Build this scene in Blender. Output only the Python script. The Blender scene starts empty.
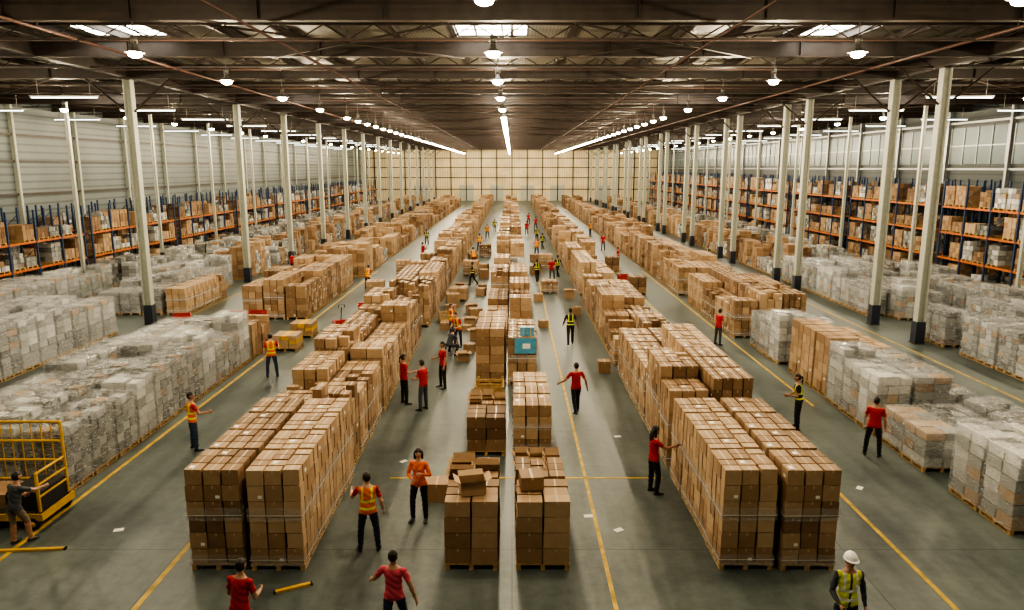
import bpy, math, random
import numpy as np
from mathutils import Vector, Matrix
random.seed(7); np.random.seed(7)
scene=bpy.context.scene
COL=scene.collection

# ------------------------------------------------------------ materials
def new_mat(name):
    m=bpy.data.materials.new(name); m.use_nodes=True
    nt=m.node_tree; b=nt.nodes['Principled BSDF']
    return m,nt,b
def simple(name,col,rough=.6,metal=0,emit=None,es=0,noise=.12,scale=6):
    m,nt,b=new_mat(name)
    b.inputs['Roughness'].default_value=rough; b.inputs['Metallic'].default_value=metal
    if noise>0:
        tc=nt.nodes.new('ShaderNodeTexCoord'); n=nt.nodes.new('ShaderNodeTexNoise'); n.inputs['Scale'].default_value=scale; n.inputs['Detail'].default_value=3
        r=nt.nodes.new('ShaderNodeValToRGB')
        r.color_ramp.elements[0].position=.3; r.color_ramp.elements[1].position=.7
        r.color_ramp.elements[0].color=[c*(1-noise) for c in col]+[1]
        r.color_ramp.elements[1].color=[min(1,c*(1+noise)) for c in col]+[1]
        nt.links.new(tc.outputs['Object'],n.inputs['Vector']); nt.links.new(n.outputs['Fac'],r.inputs[0]); nt.links.new(r.outputs[0],b.inputs['Base Color'])
    else: b.inputs['Base Color'].default_value=list(col)+[1]
    if emit:
        b.inputs['Emission Color'].default_value=list(emit)+[1]; b.inputs['Emission Strength'].default_value=es
    return m
def attr_mat(name,c0,c1,c2,rough,bump=0,bscale=8,spec=.5):
    """per-box colour variation stored in the mesh attribute 'var'"""
    m,nt,b=new_mat(name)
    a=nt.nodes.new('ShaderNodeAttribute'); a.attribute_name='var'
    oi=nt.nodes.new('ShaderNodeObjectInfo')
    tc=nt.nodes.new('ShaderNodeTexCoord'); n=nt.nodes.new('ShaderNodeTexNoise'); n.inputs['Scale'].default_value=5; n.inputs['Detail'].default_value=4
    nt.links.new(tc.outputs['Object'],n.inputs['Vector'])
    m1=nt.nodes.new('ShaderNodeMath'); m1.operation='MULTIPLY_ADD'; m1.inputs[1].default_value=.35; nt.links.new(n.outputs['Fac'],m1.inputs[0]); nt.links.new(a.outputs['Fac'],m1.inputs[2])
    m2=nt.nodes.new('ShaderNodeMath'); m2.operation='MULTIPLY_ADD'; m2.inputs[1].default_value=.35; nt.links.new(oi.outputs['Random'],m2.inputs[0]); nt.links.new(m1.outputs[0],m2.inputs[2])
    m3=nt.nodes.new('ShaderNodeMath'); m3.operation='SUBTRACT'; m3.inputs[1].default_value=.35; nt.links.new(m2.outputs[0],m3.inputs[0])
    r=nt.nodes.new('ShaderNodeValToRGB'); r.color_ramp.elements[0].color=list(c0)+[1]; r.color_ramp.elements[1].color=list(c2)+[1]
    e=r.color_ramp.elements.new(.5); e.color=list(c1)+[1]
    nt.links.new(m3.outputs[0],r.inputs[0]); nt.links.new(r.outputs[0],b.inputs['Base Color'])
    b.inputs['Roughness'].default_value=rough; b.inputs['Specular IOR Level'].default_value=spec
    if bump:
        n2=nt.nodes.new('ShaderNodeTexNoise'); n2.inputs['Scale'].default_value=bscale; n2.inputs['Detail'].default_value=5; n2.inputs['Distortion'].default_value=1.5
        mp=nt.nodes.new('ShaderNodeMapping'); mp.inputs['Scale'].default_value=(1,1,3)
        nt.links.new(tc.outputs['Object'],mp.inputs[0]); nt.links.new(mp.outputs[0],n2.inputs['Vector'])
        bp=nt.nodes.new('ShaderNodeBump'); bp.inputs['Strength'].default_value=bump; bp.inputs['Distance'].default_value=.05
        nt.links.new(n2.outputs['Fac'],bp.inputs['Height']); nt.links.new(bp.outputs[0],b.inputs['Normal'])
    return m
M_CARD=attr_mat('cardboard',(.15,.085,.042),(.31,.193,.105),(.48,.335,.205),.7)
M_WRAP=attr_mat('film_wrapped_goods',(.09,.09,.082),(.30,.30,.285),(.70,.70,.67),.22,.9,7,.8)
M_TAPE=simple('packing_tape',(.47,.35,.22),.35,noise=.05)
M_WOOD=simple('pallet_wood',(.42,.28,.13),.8,noise=.3,scale=9)
M_LABEL=simple('paper_label',(.82,.81,.76),.6,noise=.03)
M_BLUE=simple('blue_print',(.10,.34,.50),.5)
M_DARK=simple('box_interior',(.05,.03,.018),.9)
def film_mat(name,lo,hi):
    m,nt,b=new_mat(name)
    b.inputs['Base Color'].default_value=(.78,.80,.80,1); b.inputs['Roughness'].default_value=.15
    tc=nt.nodes.new('ShaderNodeTexCoord'); mp=nt.nodes.new('ShaderNodeMapping'); mp.inputs['Scale'].default_value=(1.5,1.5,6)
    n=nt.nodes.new('ShaderNodeTexNoise'); n.inputs['Scale'].default_value=3; n.inputs['Detail'].default_value=5; n.inputs['Distortion'].default_value=2
    r=nt.nodes.new('ShaderNodeMapRange'); r.inputs['From Min'].default_value=.40; r.inputs['From Max'].default_value=.7; r.inputs['To Min'].default_value=lo; r.inputs['To Max'].default_value=hi
    nt.links.new(tc.outputs['Object'],mp.inputs[0]); nt.links.new(mp.outputs[0],n.inputs['Vector']); nt.links.new(n.outputs['Fac'],r.inputs[0]); nt.links.new(r.outputs[0],b.inputs['Alpha'])
    bp=nt.nodes.new('ShaderNodeBump'); bp.inputs['Strength'].default_value=.9; bp.inputs['Distance'].default_value=.05
    nt.links.new(n.outputs['Fac'],bp.inputs['Height']); nt.links.new(bp.outputs[0],b.inputs['Normal'])
    return m
M_FILM=film_mat('stretch_film',.04,.55)
M_BAND=film_mat('stretch_band',.06,.40)
M_STEEL=simple('dark_painted_steel',(.046,.034,.027),.5,noise=.2,scale=2)
M_COLM=simple('column_paint',(.43,.44,.38),.5,noise=.08)
M_COLB=simple('column_guard',(.03,.035,.05),.5)
M_LAMPH=simple('lamp_housing',(.20,.19,.17),.4,.5)
M_LAMPE=simple('lamp_glow',(1,.9,.7),.5,emit=(1,.84,.56),es=70,noise=0)
M_TUBE=simple('tube_glow',(1,1,1),.5,emit=(.9,1,.92),es=5,noise=0)
M_SKY=simple('skylight_panel',(1,1,1),.5,emit=(1,.98,.90),es=14,noise=0)
M_YEL=simple('yellow_paint',(.62,.36,.03),.45)
M_YLINE=simple('floor_line_paint',(.52,.34,.04),.6,noise=.35,scale=3)
M_RUB=simple('black_rubber',(.02,.02,.02),.6)
M_ORANGE=simple('rack_beam_orange',(.50,.13,.025),.5)
M_RACKB=simple('rack_upright_blue',(.02,.045,.11),.5)
M_RED=simple('red_plastic',(.45,.03,.02),.4)
M_PIPE=simple('sprinkler_pipe',(.08,.04,.03),.5)
M_GREYM=simple('grey_metal',(.35,.36,.36),.4,.6)

# ------------------------------------------------------------ mesh builder
class MB:
    def __init__(s): s.v=[];s.f=[];s.m=[];s.var=[];s.mats=[];s.sm=[]
    def mi(s,mat):
        if mat not in s.mats: s.mats.append(mat)
        return s.mats.index(mat)
    def raw(s,vs,fs,mat,var=.5,smooth=False):
        o=len(s.v); s.v.extend([tuple(p) for p in vs]); s.var.extend([var]*len(vs)); k=s.mi(mat)
        for f in fs: s.f.append(tuple(i+o for i in f)); s.m.append(k); s.sm.append(smooth)
    def box(s,x0,y0,z0,x1,y1,z1,mat,var=.5,rot=0,skip_top=False):
        vs=[(x0,y0,z0),(x1,y0,z0),(x1,y1,z0),(x0,y1,z0),(x0,y0,z1),(x1,y0,z1),(x1,y1,z1),(x0,y1,z1)]
        if rot:
            cx,cy=(x0+x1)/2,(y0+y1)/2;c,sn=math.cos(rot),math.sin(rot)
            vs=[(cx+(x-cx)*c-(y-cy)*sn,cy+(x-cx)*sn+(y-cy)*c,z) for x,y,z in vs]
        fs=[(0,3,2,1),(0,1,5,4),(1,2,6,5),(2,3,7,6),(3,0,4,7)]
        if not skip_top: fs.append((4,5,6,7))
        s.raw(vs,fs,mat,var)
    def cbox(s,c,d,mat,var=.5,rot=0): s.box(c[0]-d[0]/2,c[1]-d[1]/2,c[2]-d[2]/2,c[0]+d[0]/2,c[1]+d[1]/2,c[2]+d[2]/2,mat,var,rot)
    def loft(s,rings,mat,n=12,smooth=True,cap=True):
        """rings: (centre, axisA, axisB) elliptical rings"""
        vs=[];fs=[]
        for c,a,b in rings:
            c=Vector(c);a=Vector(a);b=Vector(b)
            for i in range(n):
                t=2*math.pi*i/n; vs.append(c+a*math.cos(t)+b*math.sin(t))
        for k in range(len(rings)-1):
            for i in range(n):
                j=(i+1)%n; fs.append((k*n+i,k*n+j,(k+1)*n+j,(k+1)*n+i))
        if cap: fs.append(tuple(range(n-1,-1,-1))); fs.append(tuple((len(rings)-1)*n+i for i in range(n)))
        s.raw(vs,fs,mat,.5,smooth)
    def tube(s,pts,rad,mat,n=8,ref=(0,0,1),round_ends=True,flat=1.0):
        pts=[Vector(p) for p in pts]; rings=[]
        if not hasattr(rad,'__len__'): rad=[rad]*len(pts)
        for i,p in enumerate(pts):
            if i==0: d=pts[1]-p
            elif i==len(pts)-1: d=p-pts[i-1]
            else: d=(pts[i+1]-p).normalized()+(p-pts[i-1]).normalized()
            d.normalize(); r=Vector(ref)
            if abs(d.dot(r))>.95: r=Vector((0,1,0)) if abs(d.y)<.9 else Vector((1,0,0))
            a=d.cross(r).normalized(); b=d.cross(a).normalized()
            if round_ends and i==0:
                rings+= [(p-d*rad[0]*.95,a*rad[0]*.3,b*rad[0]*.3*flat),(p-d*rad[0]*.6,a*rad[0]*.8,b*rad[0]*.8*flat)]
            rings.append((p,a*rad[i],b*rad[i]*flat))
            if round_ends and i==len(pts)-1:
                rings+= [(p+d*rad[i]*.6,a*rad[i]*.8,b*rad[i]*.8*flat),(p+d*rad[i]*.95,a*rad[i]*.3,b*rad[i]*.3*flat)]
        s.loft(rings,mat,n)
    def bar(s,p,q,w,mat):
        s.tube([p,q],w*.7,mat,4,round_ends=False)
        for i in range(1,7): s.sm[-i]=False
    def mesh(s,name):
        me=bpy.data.meshes.new(name); me.from_pydata(s.v,[],s.f)
        for m in s.mats: me.materials.append(m)
        me.polygons.foreach_set('material_index',s.m); me.polygons.foreach_set('use_smooth',s.sm)
        a=me.attributes.new('var','FLOAT','POINT'); a.data.foreach_set('value',s.var)
        me.update(); return me
    def obj(s,name,loc=(0,0,0),rz=0,parent=None): return place(s.mesh(name),name,loc,rz,parent)
def place(me,name,loc=(0,0,0),rz=0,parent=None):
    o=bpy.data.objects.new(name,me); o.location=loc; o.rotation_euler[2]=rz; COL.objects.link(o)
    if parent: o.parent=parent
    return o
def empty(name,loc=(0,0,0)):
    o=bpy.data.objects.new(name,None); o.location=loc; COL.objects.link(o); return o

# ------------------------------------------------------------ loads
def pallet(mb,ox,oy,simple_=False,oz=0):
    w=.58
    if simple_:
        for i in (-1,0,1): mb.box(ox-w,oy+i*.5-.06,oz,ox+w,oy+i*.5+.06,oz+.12,M_WOOD)
        mb.box(ox-w,oy-w,oz+.12,ox+w,oy+w,oz+.145,M_WOOD); return
    for i in range(5):
        y=oy-w+.06+i*(2*w-.12)/4; mb.box(ox-w,y-.055,oz+.12,ox+w,y+.055,oz+.145,M_WOOD)
    for i in (-1,0,1):
        mb.box(ox+i*.52-.05,oy-w,oz,ox+i*.52+.05,oy+w,oz+.022,M_WOOD)
        for j in (-1,0,1): mb.box(ox+i*.52-.05,oy+j*.52-.05,oz+.022,ox+i*.52+.05,oy+j*.52+.05,oz+.1,M_WOOD)
        mb.box(ox+i*.52-.05,oy-w,oz+.1,ox+i*.52+.05,oy+w,oz+.12,M_WOOD)
def carton_load(mb,ox,oy,nx,ny,nz,lh,rng,top_fill=1.0,simple_=False,opened=0,band=False,oz=0,pal=True):
    if pal: pallet(mb,ox,oy,simple_,oz)
    z0=oz+(.148 if pal else 0); W=1.16; bx=W/nx; by=W/ny; base=rng.uniform(.15,.85)
    for k in range(nz):
        for i in range(nx):
            for j in range(ny):
                edge=(i in(0,nx-1)) or (j in(0,ny-1)) or k>=nz-2
                if not edge: continue
                if k==nz-1 and rng.random()>top_fill: continue
                g=.009+rng.random()*.014; jx=rng.uniform(-.009,.009); jy=rng.uniform(-.009,.009)
                x0=ox-W/2+i*bx+g+jx; x1=ox-W/2+(i+1)*bx-g+jx; y0=oy-W/2+j*by+g+jy; y1=oy-W/2+(j+1)*by-g+jy
                za=z0+k*lh; zb=za+lh-.012-(rng.random()*.025 if k==nz-1 else 0); var=min(1,max(0,base+rng.uniform(-.32,.32)))
                top=k==nz-1 or (k==nz-2 and top_fill<1)
                if top and rng.random()<opened:
                    mb.box(x0,y0,za,x1,y1,zb-.02,M_CARD,var,skip_top=True)
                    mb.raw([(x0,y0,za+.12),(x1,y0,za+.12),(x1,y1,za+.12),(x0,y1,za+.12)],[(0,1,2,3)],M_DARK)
                    f=.12
                    mb.raw([(x0,y0,zb-.02),(x1,y0,zb-.02),(x1,y0-f*.7,zb+f*.6),(x0,y0-f*.7,zb+f*.6)],[(0,1,2,3)],M_CARD,.8)
                    mb.raw([(x0,y1,zb-.02),(x1,y1,zb-.02),(x1,y1+f*.5,zb+f),(x0,y1+f*.5,zb+f)],[(0,1,2,3)],M_CARD,.8)
                    mb.raw([(x0,y0,zb-.02),(x0,y1,zb-.02),(x0-f*.7,y1,zb+f*.7),(x0-f*.7,y0,zb+f*.7)],[(0,1,2,3)],M_CARD,.8)
                    continue
                mb.box(x0,y0,za,x1,y1,zb,M_CARD,var)
                if simple_ and not top: continue
                xm=(x0+x1)/2
                if top: mb.raw([(xm-.018,y0,zb+.0015),(xm+.018,y0,zb+.0015),(xm+.018,y1,zb+.0015),(xm-.018,y1,zb+.0015)],[(0,1,2,3)],M_TAPE)
                if j==0:
                    mb.raw([(xm-.018,y0-.0015,zb-.07),(xm+.018,y0-.0015,zb-.07),(xm+.018,y0-.0015,zb),(xm-.018,y0-.0015,zb)],[(0,1,2,3)],M_TAPE)
                    if rng.random()<.12 and not simple_:
                        mb.raw([(x1-.13,y0-.0015,za+.06),(x1-.04,y0-.0015,za+.06),(x1-.04,y0-.0015,za+.13),(x1-.13,y0-.0015,za+.13)],[(0,1,2,3)],M_LABEL)
                if top and rng.random()<.10 and not simple_:
                    lx=x0+.06; ly=y0+.08
                    mb.raw([(lx,ly,zb+.003),(lx+.1,ly,zb+.003),(lx+.1,ly+.14,zb+.003),(lx,ly+.14,zb+.003)],[(0,1,2,3)],M_LABEL)
                if i in(0,nx-1) and rng.random()<.08 and not simple_:
                    X=x0-.0015 if i==0 else x1+.0015
                    mb.raw([(X,y0+.1,za+.12),(X,y0+.22,za+.12),(X,y0+.22,za+.2),(X,y0+.1,za+.2)],[(0,1,2,3)],M_LABEL)
    if band:
        w=.592; H=lh*nz
        for (a,b) in ((z0+H*.46,z0+H*.60),(z0-.05,z0+lh*.6)):
            vs=[(ox-w,oy-w,a),(ox+w,oy-w,a),(ox+w,oy+w,a),(ox-w,oy+w,a),(ox-w,oy-w,b),(ox+w,oy-w,b),(ox+w,oy+w,b),(ox-w,oy+w,b)]
            mb.raw(vs,[(0,1,5,4),(1,2,6,5),(2,3,7,6),(3,0,4,7)],M_BAND)
        w=.597
        for a in (z0+H*.52,z0+.1):
            b=a+.012
            vs=[(ox-w,oy-w,a),(ox+w,oy-w,a),(ox+w,oy+w,a),(ox-w,oy+w,a),(ox-w,oy-w,b),(ox+w,oy-w,b),(ox+w,oy+w,b),(ox-w,oy+w,b)]
            mb.raw(vs,[(0,1,5,4),(1,2,6,5),(2,3,7,6),(3,0,4,7)],M_LABEL)
def wrapped_load(mb,ox,oy,nx,ny,nz,lh,rng,simple_=False,shell=True,oz=0,pal=True):
    if pal: pallet(mb,ox,oy,simple_,oz)
    z0=oz+.15; W=1.1; base=rng.uniform(.3,.75)
    for k in range(nz):
        for i in range(nx):
            for j in range(ny):
                if not((i in(0,nx-1)) or (j in(0,ny-1)) or k>=nz-1): continue
                if k==nz-1 and rng.random()<.15: continue
                bx=W/nx;by=W/ny;g=.010
                x0=ox-W/2+i*bx+g;y0=oy-W/2+j*by+g
                jx=rng.uniform(-.02,.02);jy=rng.uniform(-.02,.02)
                zt=z0+(k+1)*lh-.02+(rng.uniform(-.05,.03) if k==nz-1 else 0)
                brown=rng.random()<.08
                mb.box(x0+jx,y0+jy,z0+k*lh,x0+bx-2*g+jx,y0+by-2*g+jy,zt,M_CARD if brown else M_WRAP,min(1,max(0,base+rng.uniform(-.36,.3))),rot=rng.uniform(-.03,.03))
    if shell:
        # wrinkled stretch-film skin
        n=7;hz=nz*lh+.02; vs=[];fs=[]; idx={}
        def P(x,y,z):
            key=(round(x,4),round(y,4),round(z,4))
            if key not in idx:
                idx[key]=len(vs); r=random.Random(hash(key)^int(base*1e6))
                d=.014; vs.append((ox+x*.585+r.uniform(-d,d),oy+y*.585+r.uniform(-d,d),z0-.04+z*(hz+.05)+r.uniform(-.015,.02)))
            return idx[key]
        for a in range(n):
            u0=-1+2*a/n;u1=-1+2*(a+1)/n
            for b in range(n):
                v0=b/n;v1=(b+1)/n
                fs+= [(P(u0,-1,v0),P(u1,-1,v0),P(u1,-1,v1),P(u0,-1,v1)),(P(1,u0,v0),P(1,u1,v0),P(1,u1,v1),P(1,u0,v1)),
                      (P(u1,1,v0),P(u0,1,v0),P(u0,1,v1),P(u1,1,v1)),(P(-1,u1,v0),P(-1,u0,v0),P(-1,u0,v1),P(-1,u1,v1))]
                w0=-1+2*b/n;w1=-1+2*(b+1)/n
                fs.append((P(u0,w0,1),P(u1,w0,1),P(u1,w1,1),P(u0,w1,1)))
        mb.raw(vs,fs,M_FILM,.5,True)
VC={}
def get_load(kind,nz,v,opened=0,fill=1.0):
    key=(kind,nz,v,opened,fill)
    if key in VC: return VC[key]
    rng=random.Random(hash((nz,v,int(opened*10),int(fill*10)))+ (5 if kind=='c' else 99)); mb=MB()
    if kind=='c':
        nx,ny=[(3,3),(2,3),(3,4),(4,3)][v%4]; carton_load(mb,0,0,nx,ny,nz,.36,rng,fill,opened=opened,band=(v%2==0))
    else:
        nx,ny=[(3,3),(2,3),(3,2),(2,2)][v%4]; wrapped_load(mb,0,0,nx,ny,nz,[.27,.24,.3,.26][v%4],rng)
    VC[key]=mb.mesh('carton_pallet' if kind=='c' else 'wrapped_pallet'); return VC[key]
R=random.Random(21)
def put(kind,x,y,nz,v=None,opened=0,fill=1.0,rz=None,z=0):
    v=R.randrange(4) if v is None else v
    j=.02
    return place(get_load(kind,nz,v,opened,fill),'carton_pallet' if kind=='c' else 'wrapped_pallet',(x+R.uniform(-j,j),y+R.uniform(-j,j),z),(R.uniform(-.012,.012) if rz is None else rz))
P=1.235
def run(kind,x0,ncol,y0,y1,nzs,skip=0,fillp=.25):
    """pallet rows: x0 = outer edge, groups of similar height"""
    y=y0+.6; g=[0]*ncol; nz=[0]*ncol; vv=[0]*ncol
    while y+.55<y1:
        for c in range(ncol):
            if g[c]<=0: g[c]=R.randint(1,3); nz[c]=R.choice(nzs); vv[c]=R.randrange(4)
            g[c]-=1
            if R.random()<skip: continue
            put(kind,x0+.6+c*1.23,y,nz[c],vv[c],fill=(.6 if kind=='c' and R.random()<fillp else 1.0))
        y+=P
BC={}
def block(kind,ncol,v):
    key=(kind,ncol,v)
    if key in BC: return BC[key]
    rng=random.Random(v*13+ncol*7+(3 if kind=='c' else 0)); mb=MB()
    for c in range(ncol):
        nz=rng.choice([5,6,6,7,4])
        for d in range(5):
            if rng.random()<.4: nz=rng.choice([3,4,5,6,6,7])
            if rng.random()<.12: continue
            if (kind=='c' and rng.random()<.9) or (kind=='x' and rng.random()<.5): carton_load(mb,.6+c*1.23,.6+d*P,*rng.choice([(3,3),(2,3)]),nz,.34,rng,rng.choice([1,1,.7]),simple_=True)
            else: wrapped_load(mb,.6+c*1.23,.6+d*P,*rng.choice([(3,3),(2,3)]),nz,.26,rng,simple_=True,shell=False)
    BC[key]=mb.mesh('carton_pallet_row' if kind=='c' else 'wrapped_pallet_row'); return BC[key]
def far_run(kind,x0,ncol,y0,y1,gap=.2):
    y=y0
    while y+5*P<y1:
        place(block(kind,ncol,R.randrange(9)),'carton_pallet_row' if kind=='c' else 'wrapped_pallet_row',(x0,y,0))
        y+=5*P+(R.uniform(.8,2.4) if R.random()<gap else .06)

# ---- left main carton row (x -6.95..-4.5)
for d in range(4):
    put('c',-6.30,14.72+d*P,6,0); put('c',-5.02,14.72+d*P,6,2)
run('c',-6.95,2,19.3,24.2,[5,6]); run('c',-6.95,2,24.4,36.6,[6,6,7,5])
run('c',-6.9,2,38.2,52.0,[4,5,6,6])
far_run('c',-6.9,2,52.4,178)
# ---- right main carton row
for d in range(4):
    put('c',5.04,14.72+d*P,6,2); put('c',6.32,14.72+d*P,6,0)
run('c',4.45,2,19.6,30.2,[5,6,6,7]); run('c',4.45,2,30.4,46,[4,5,6,5,3]); 
run('c',4.5,2,48.0,56,[4,5,6]); far_run('c',4.5,2,58,178)
# ---- centre rows
put('c',-.86,14.72,4,1); put('c',-.86,15.97,4,1,opened=.9)
put('c',.66,14.72,4,1); put('c',.66,15.97,4,0,fill=.6)
put('c',.66,17.2,3,2,opened=.5)
put('c',-.80,21.0,3,1); put('c',.62,21.0,4,0); put('c',.62,22.25,4,0); put('c',.62,23.5,4,2); put('c',-.8,22.25,3,0,opened=.6)
for d in range(3): put('c',-.85,28.2+d*P,6,1); put('c',.42,28.2+d*P,5,2)
put('c',-.85,32.2,4,1); put('c',.42,32.2,4,1)
run('c',-1.4,2,34,44,[4,5,3,2],.06); run('c',-1.4,2,46,56,[4,5,3],.05)
far_run('c',-1.4,2,57,176,.4)
# ---- left wrapped rows
run('w',-15.35,3,17.8,31.4,[6,7,7,8])
run('c',-14.1,2,31.6,34.2,[3,4]); run('c',-15.35,3,40.2,53,[5,6,6]); far_run('c',-15.3,3,54,172)
run('w',-24.2,3,25.6,37.0,[7,8,7],.04); run('w',-24.2,3,41.4,53,[5,6,7],.05); run('c',-20.3,1,41.5,48,[4,4])
far_run('x',-24.2,3,55,172,.2)
run('w',-29.9,2,33,50,[6,7,7],.1); far_run('w',-29.9,2,51,150,.3)
# ---- right rows
run('w',11.65,3,15.6,18.3,[6,6]); run('w',11.65,3,19.2,21.9,[4,5]); run('w',11.65,2,22.1,25.8,[6,7])
run('c',11.75,1,26.0,29.8,[6]); run('c',13.0,1,26.0,29.8,[5]);run('w',14.3,1,23.0,28,[4,3])
run('w',11.6,2,30.6,34.6,[6,7]); run('c',11.2,3,35.6,46.5,[6,6,5,4]); run('c',11.2,3,48,56,[5,6]); far_run('c',11.2,3,57,172)
run('w',20.7,3,27.5,36.4,[6,7,5],.04); run('w',20.7,3,40.0,55,[6,6,7],.05); far_run('x',20.7,3,57,172,.2)
run('w',26.6,2,33,50,[5,6,7],.1); far_run('w',26.6,2,51,150,.3)

# wooden slat crate in the centre lane
def crate(x,y,rz=0,h=1.1):
    mb=MB()
    for sx in(-.45,.45):
        for sy in(-.45,.45): mb.cbox((sx,sy,h/2),(.07,.07,h),M_WOOD)
    for k in range(int(h/.18)):
        z=.12+k*.18
        for sy in(-.49,.49): mb.cbox((0,sy,z),(1.0,.02,.1),M_WOOD)
        for sx in(-.49,.49): mb.cbox((sx,0,z),(.02,1.0,.1),M_WOOD)
    mb.cbox((0,0,.08),(.94,.94,.03),M_WOOD)
    mb.obj('wooden_crate',(x,y,0),rz)
crate(-.8,24.3); crate(-.8,25.6,0,.8); crate(-3.6,39.6,.2,.7)
# blue printed cartons on centre stack
mb=MB(); 
for i in range(2): mb.box(-.28+i*.29,-.15,0,-.01+i*.29,.15,.34,M_BLUE); mb.box(-.28+i*.29+.115,-.152,0,-.28+i*.29+.155,.152,.343,M_TAPE)
mb.obj('blue_carton_stack',(.6,28.0,.148+5*.36))
# blue cover sheet on the centre stack's front
mb=MB(); mb.box(-.42,-.02,0,.42,0,.62,M_BLUE); mb.box(-.1,-.025,.2,.2,-.02,.4,M_LABEL); mb.obj('blue_cover_sheet',(.52,27.585,1.3))
# loose cartons / open cartons on floor
def loose_carton(x,y,w=.5,d=.4,h=.35,op=False,rz=0,z=0):
    mb=MB()
    if op:
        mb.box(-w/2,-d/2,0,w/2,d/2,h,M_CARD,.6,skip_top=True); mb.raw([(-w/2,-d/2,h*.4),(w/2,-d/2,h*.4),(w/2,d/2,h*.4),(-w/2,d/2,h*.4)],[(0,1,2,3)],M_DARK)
        for s in(-1,1):
            mb.raw([(-w/2,s*d/2,h),(w/2,s*d/2,h),(w/2,s*(d/2+.13),h+.08),(-w/2,s*(d/2+.13),h+.08)],[(0,1,2,3)],M_CARD,.8)
            mb.raw([(s*w/2,-d/2,h),(s*w/2,d/2,h),(s*(w/2+.13),d/2,h+.08),(s*(w/2+.13),-d/2,h+.08)],[(0,1,2,3)],M_CARD,.75)
    else:
        mb.box(-w/2,-d/2,0,w/2,d/2,h,M_CARD,.55); mb.box(-.025,-d/2-.001,0+h*.8,.025,d/2+.001,h+.001,M_TAPE)
    mb.obj('shipping_carton',(x,y,z),rz)
loose_carton(-1.95,17.6,.6,.55,.5); loose_carton(-2.2,31.3,.5,.4,.3,True,.3); loose_carton(-2.3,38.5,.6,.5,.4,True)
loose_carton(3.9,29.5,.5,.5,.5); loose_carton(-3.7,44.3,.8,.7,.8,False,.2)
loose_carton(-.86,14.6,.55,.4,.3,True,.2,1.592); loose_carton(.42,14.9,.5,.5,.3,False,.1,1.592)
for (x,y,w_,h_,op) in ((-2.0,32.9,.5,.4,0),(-1.85,35.2,.5,.5,1),(-2.4,37.4,.5,.3,0),(-2.1,40.5,.7,.6,0),(-2.4,42.0,.6,.5,1),(-3.6,37.6,.5,.4,0),(-3.6,41.6,.6,.6,0),(-2.1,48.2,.6,.5,0),(-3.6,49.2,.6,.6,1),(-2.1,50.5,.6,.4,0),(1.7,46.0,.6,.5,0),(3.8,41.5,.5,.5,0),(3.8,47.1,.6,.5,1),(1.7,38.2,.5,.4,0),(7.6,41,.7,.6,0),(7.5,35,.5,.4,1),(-7.8,33,.6,.5,0),(-7.8,43,.6,.5,1),(-2.2,56,.7,.7,0),(-2.4,60,.8,.6,0),(1.9,58,.8,.7,0),(-3.6,66,.8,.8,0),(2.1,66,.8,.7,0)):
    loose_carton(x,y,w_,w_*.8,h_,bool(op),R.uniform(-.4,.4))
for x,y,n in((-3.5,46.5,2),(-3.3,57.5,3),(2.6,49.5,2),(2.9,62,3),(-2.6,70,3),(8.6,49,3),(-9.0,47,3),(8.4,60,3),(-8.8,58,3)): put('c',x,y,n,rz=R.uniform(-.1,.1))
# pallet of low yellow goods
for (x,y) in((-10.7,33.5),(-10.7,36.2)):
    mb=MB(); pallet(mb,0,0)
    for k in range(3):
        for i in range(3): mb.box(-.55+i*.37,-.55,.148+k*.2,-.55+i*.37+.35,.55,.148+k*.2+.19,M_YEL if (k+i)%3==0 else M_CARD,.7)
    mb.obj('yellow_crate_pallet',(x,y,0))
# red tote bins
def tote(x,y,rz=0):
    mb=MB(); w,d,h=.42,.32,.42
    for q in range(2):
        z=q*(h+.01)
        mb.box(-w,-d,z,w,d,z+.03,M_RED)
        for s in(-1,1):
            mb.box(-w,s*d-.015,z+.03,w,s*d+.015,z+h,M_RED); mb.box(s*w-.015,-d,z+.03,s*w+.015,d,z+h,M_RED)
            mb.box(-w-.03,s*(d+.015)-.015,z+h-.05,w+.03,s*(d+.015)+.015,z+h,M_RED)
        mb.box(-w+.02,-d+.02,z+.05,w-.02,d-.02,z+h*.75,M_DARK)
    mb.obj('red_tote_bins',(x,y,0),rz)
tote(-15.0,38.2,.1); tote(-13.9,38.4,-.1); tote(-8.4,40.6,.2); tote(-17.6,37.6,.4); tote(8.2,52,.2)

# ------------------------------------------------------------ room shell
def plane_obj(name,vs,mat):
    mb=MB(); mb.raw(vs,[(0,1,2,3)],mat); return mb.obj(name)
XW=38; Y0=-8; Y1=192; ZC=14.1
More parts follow.
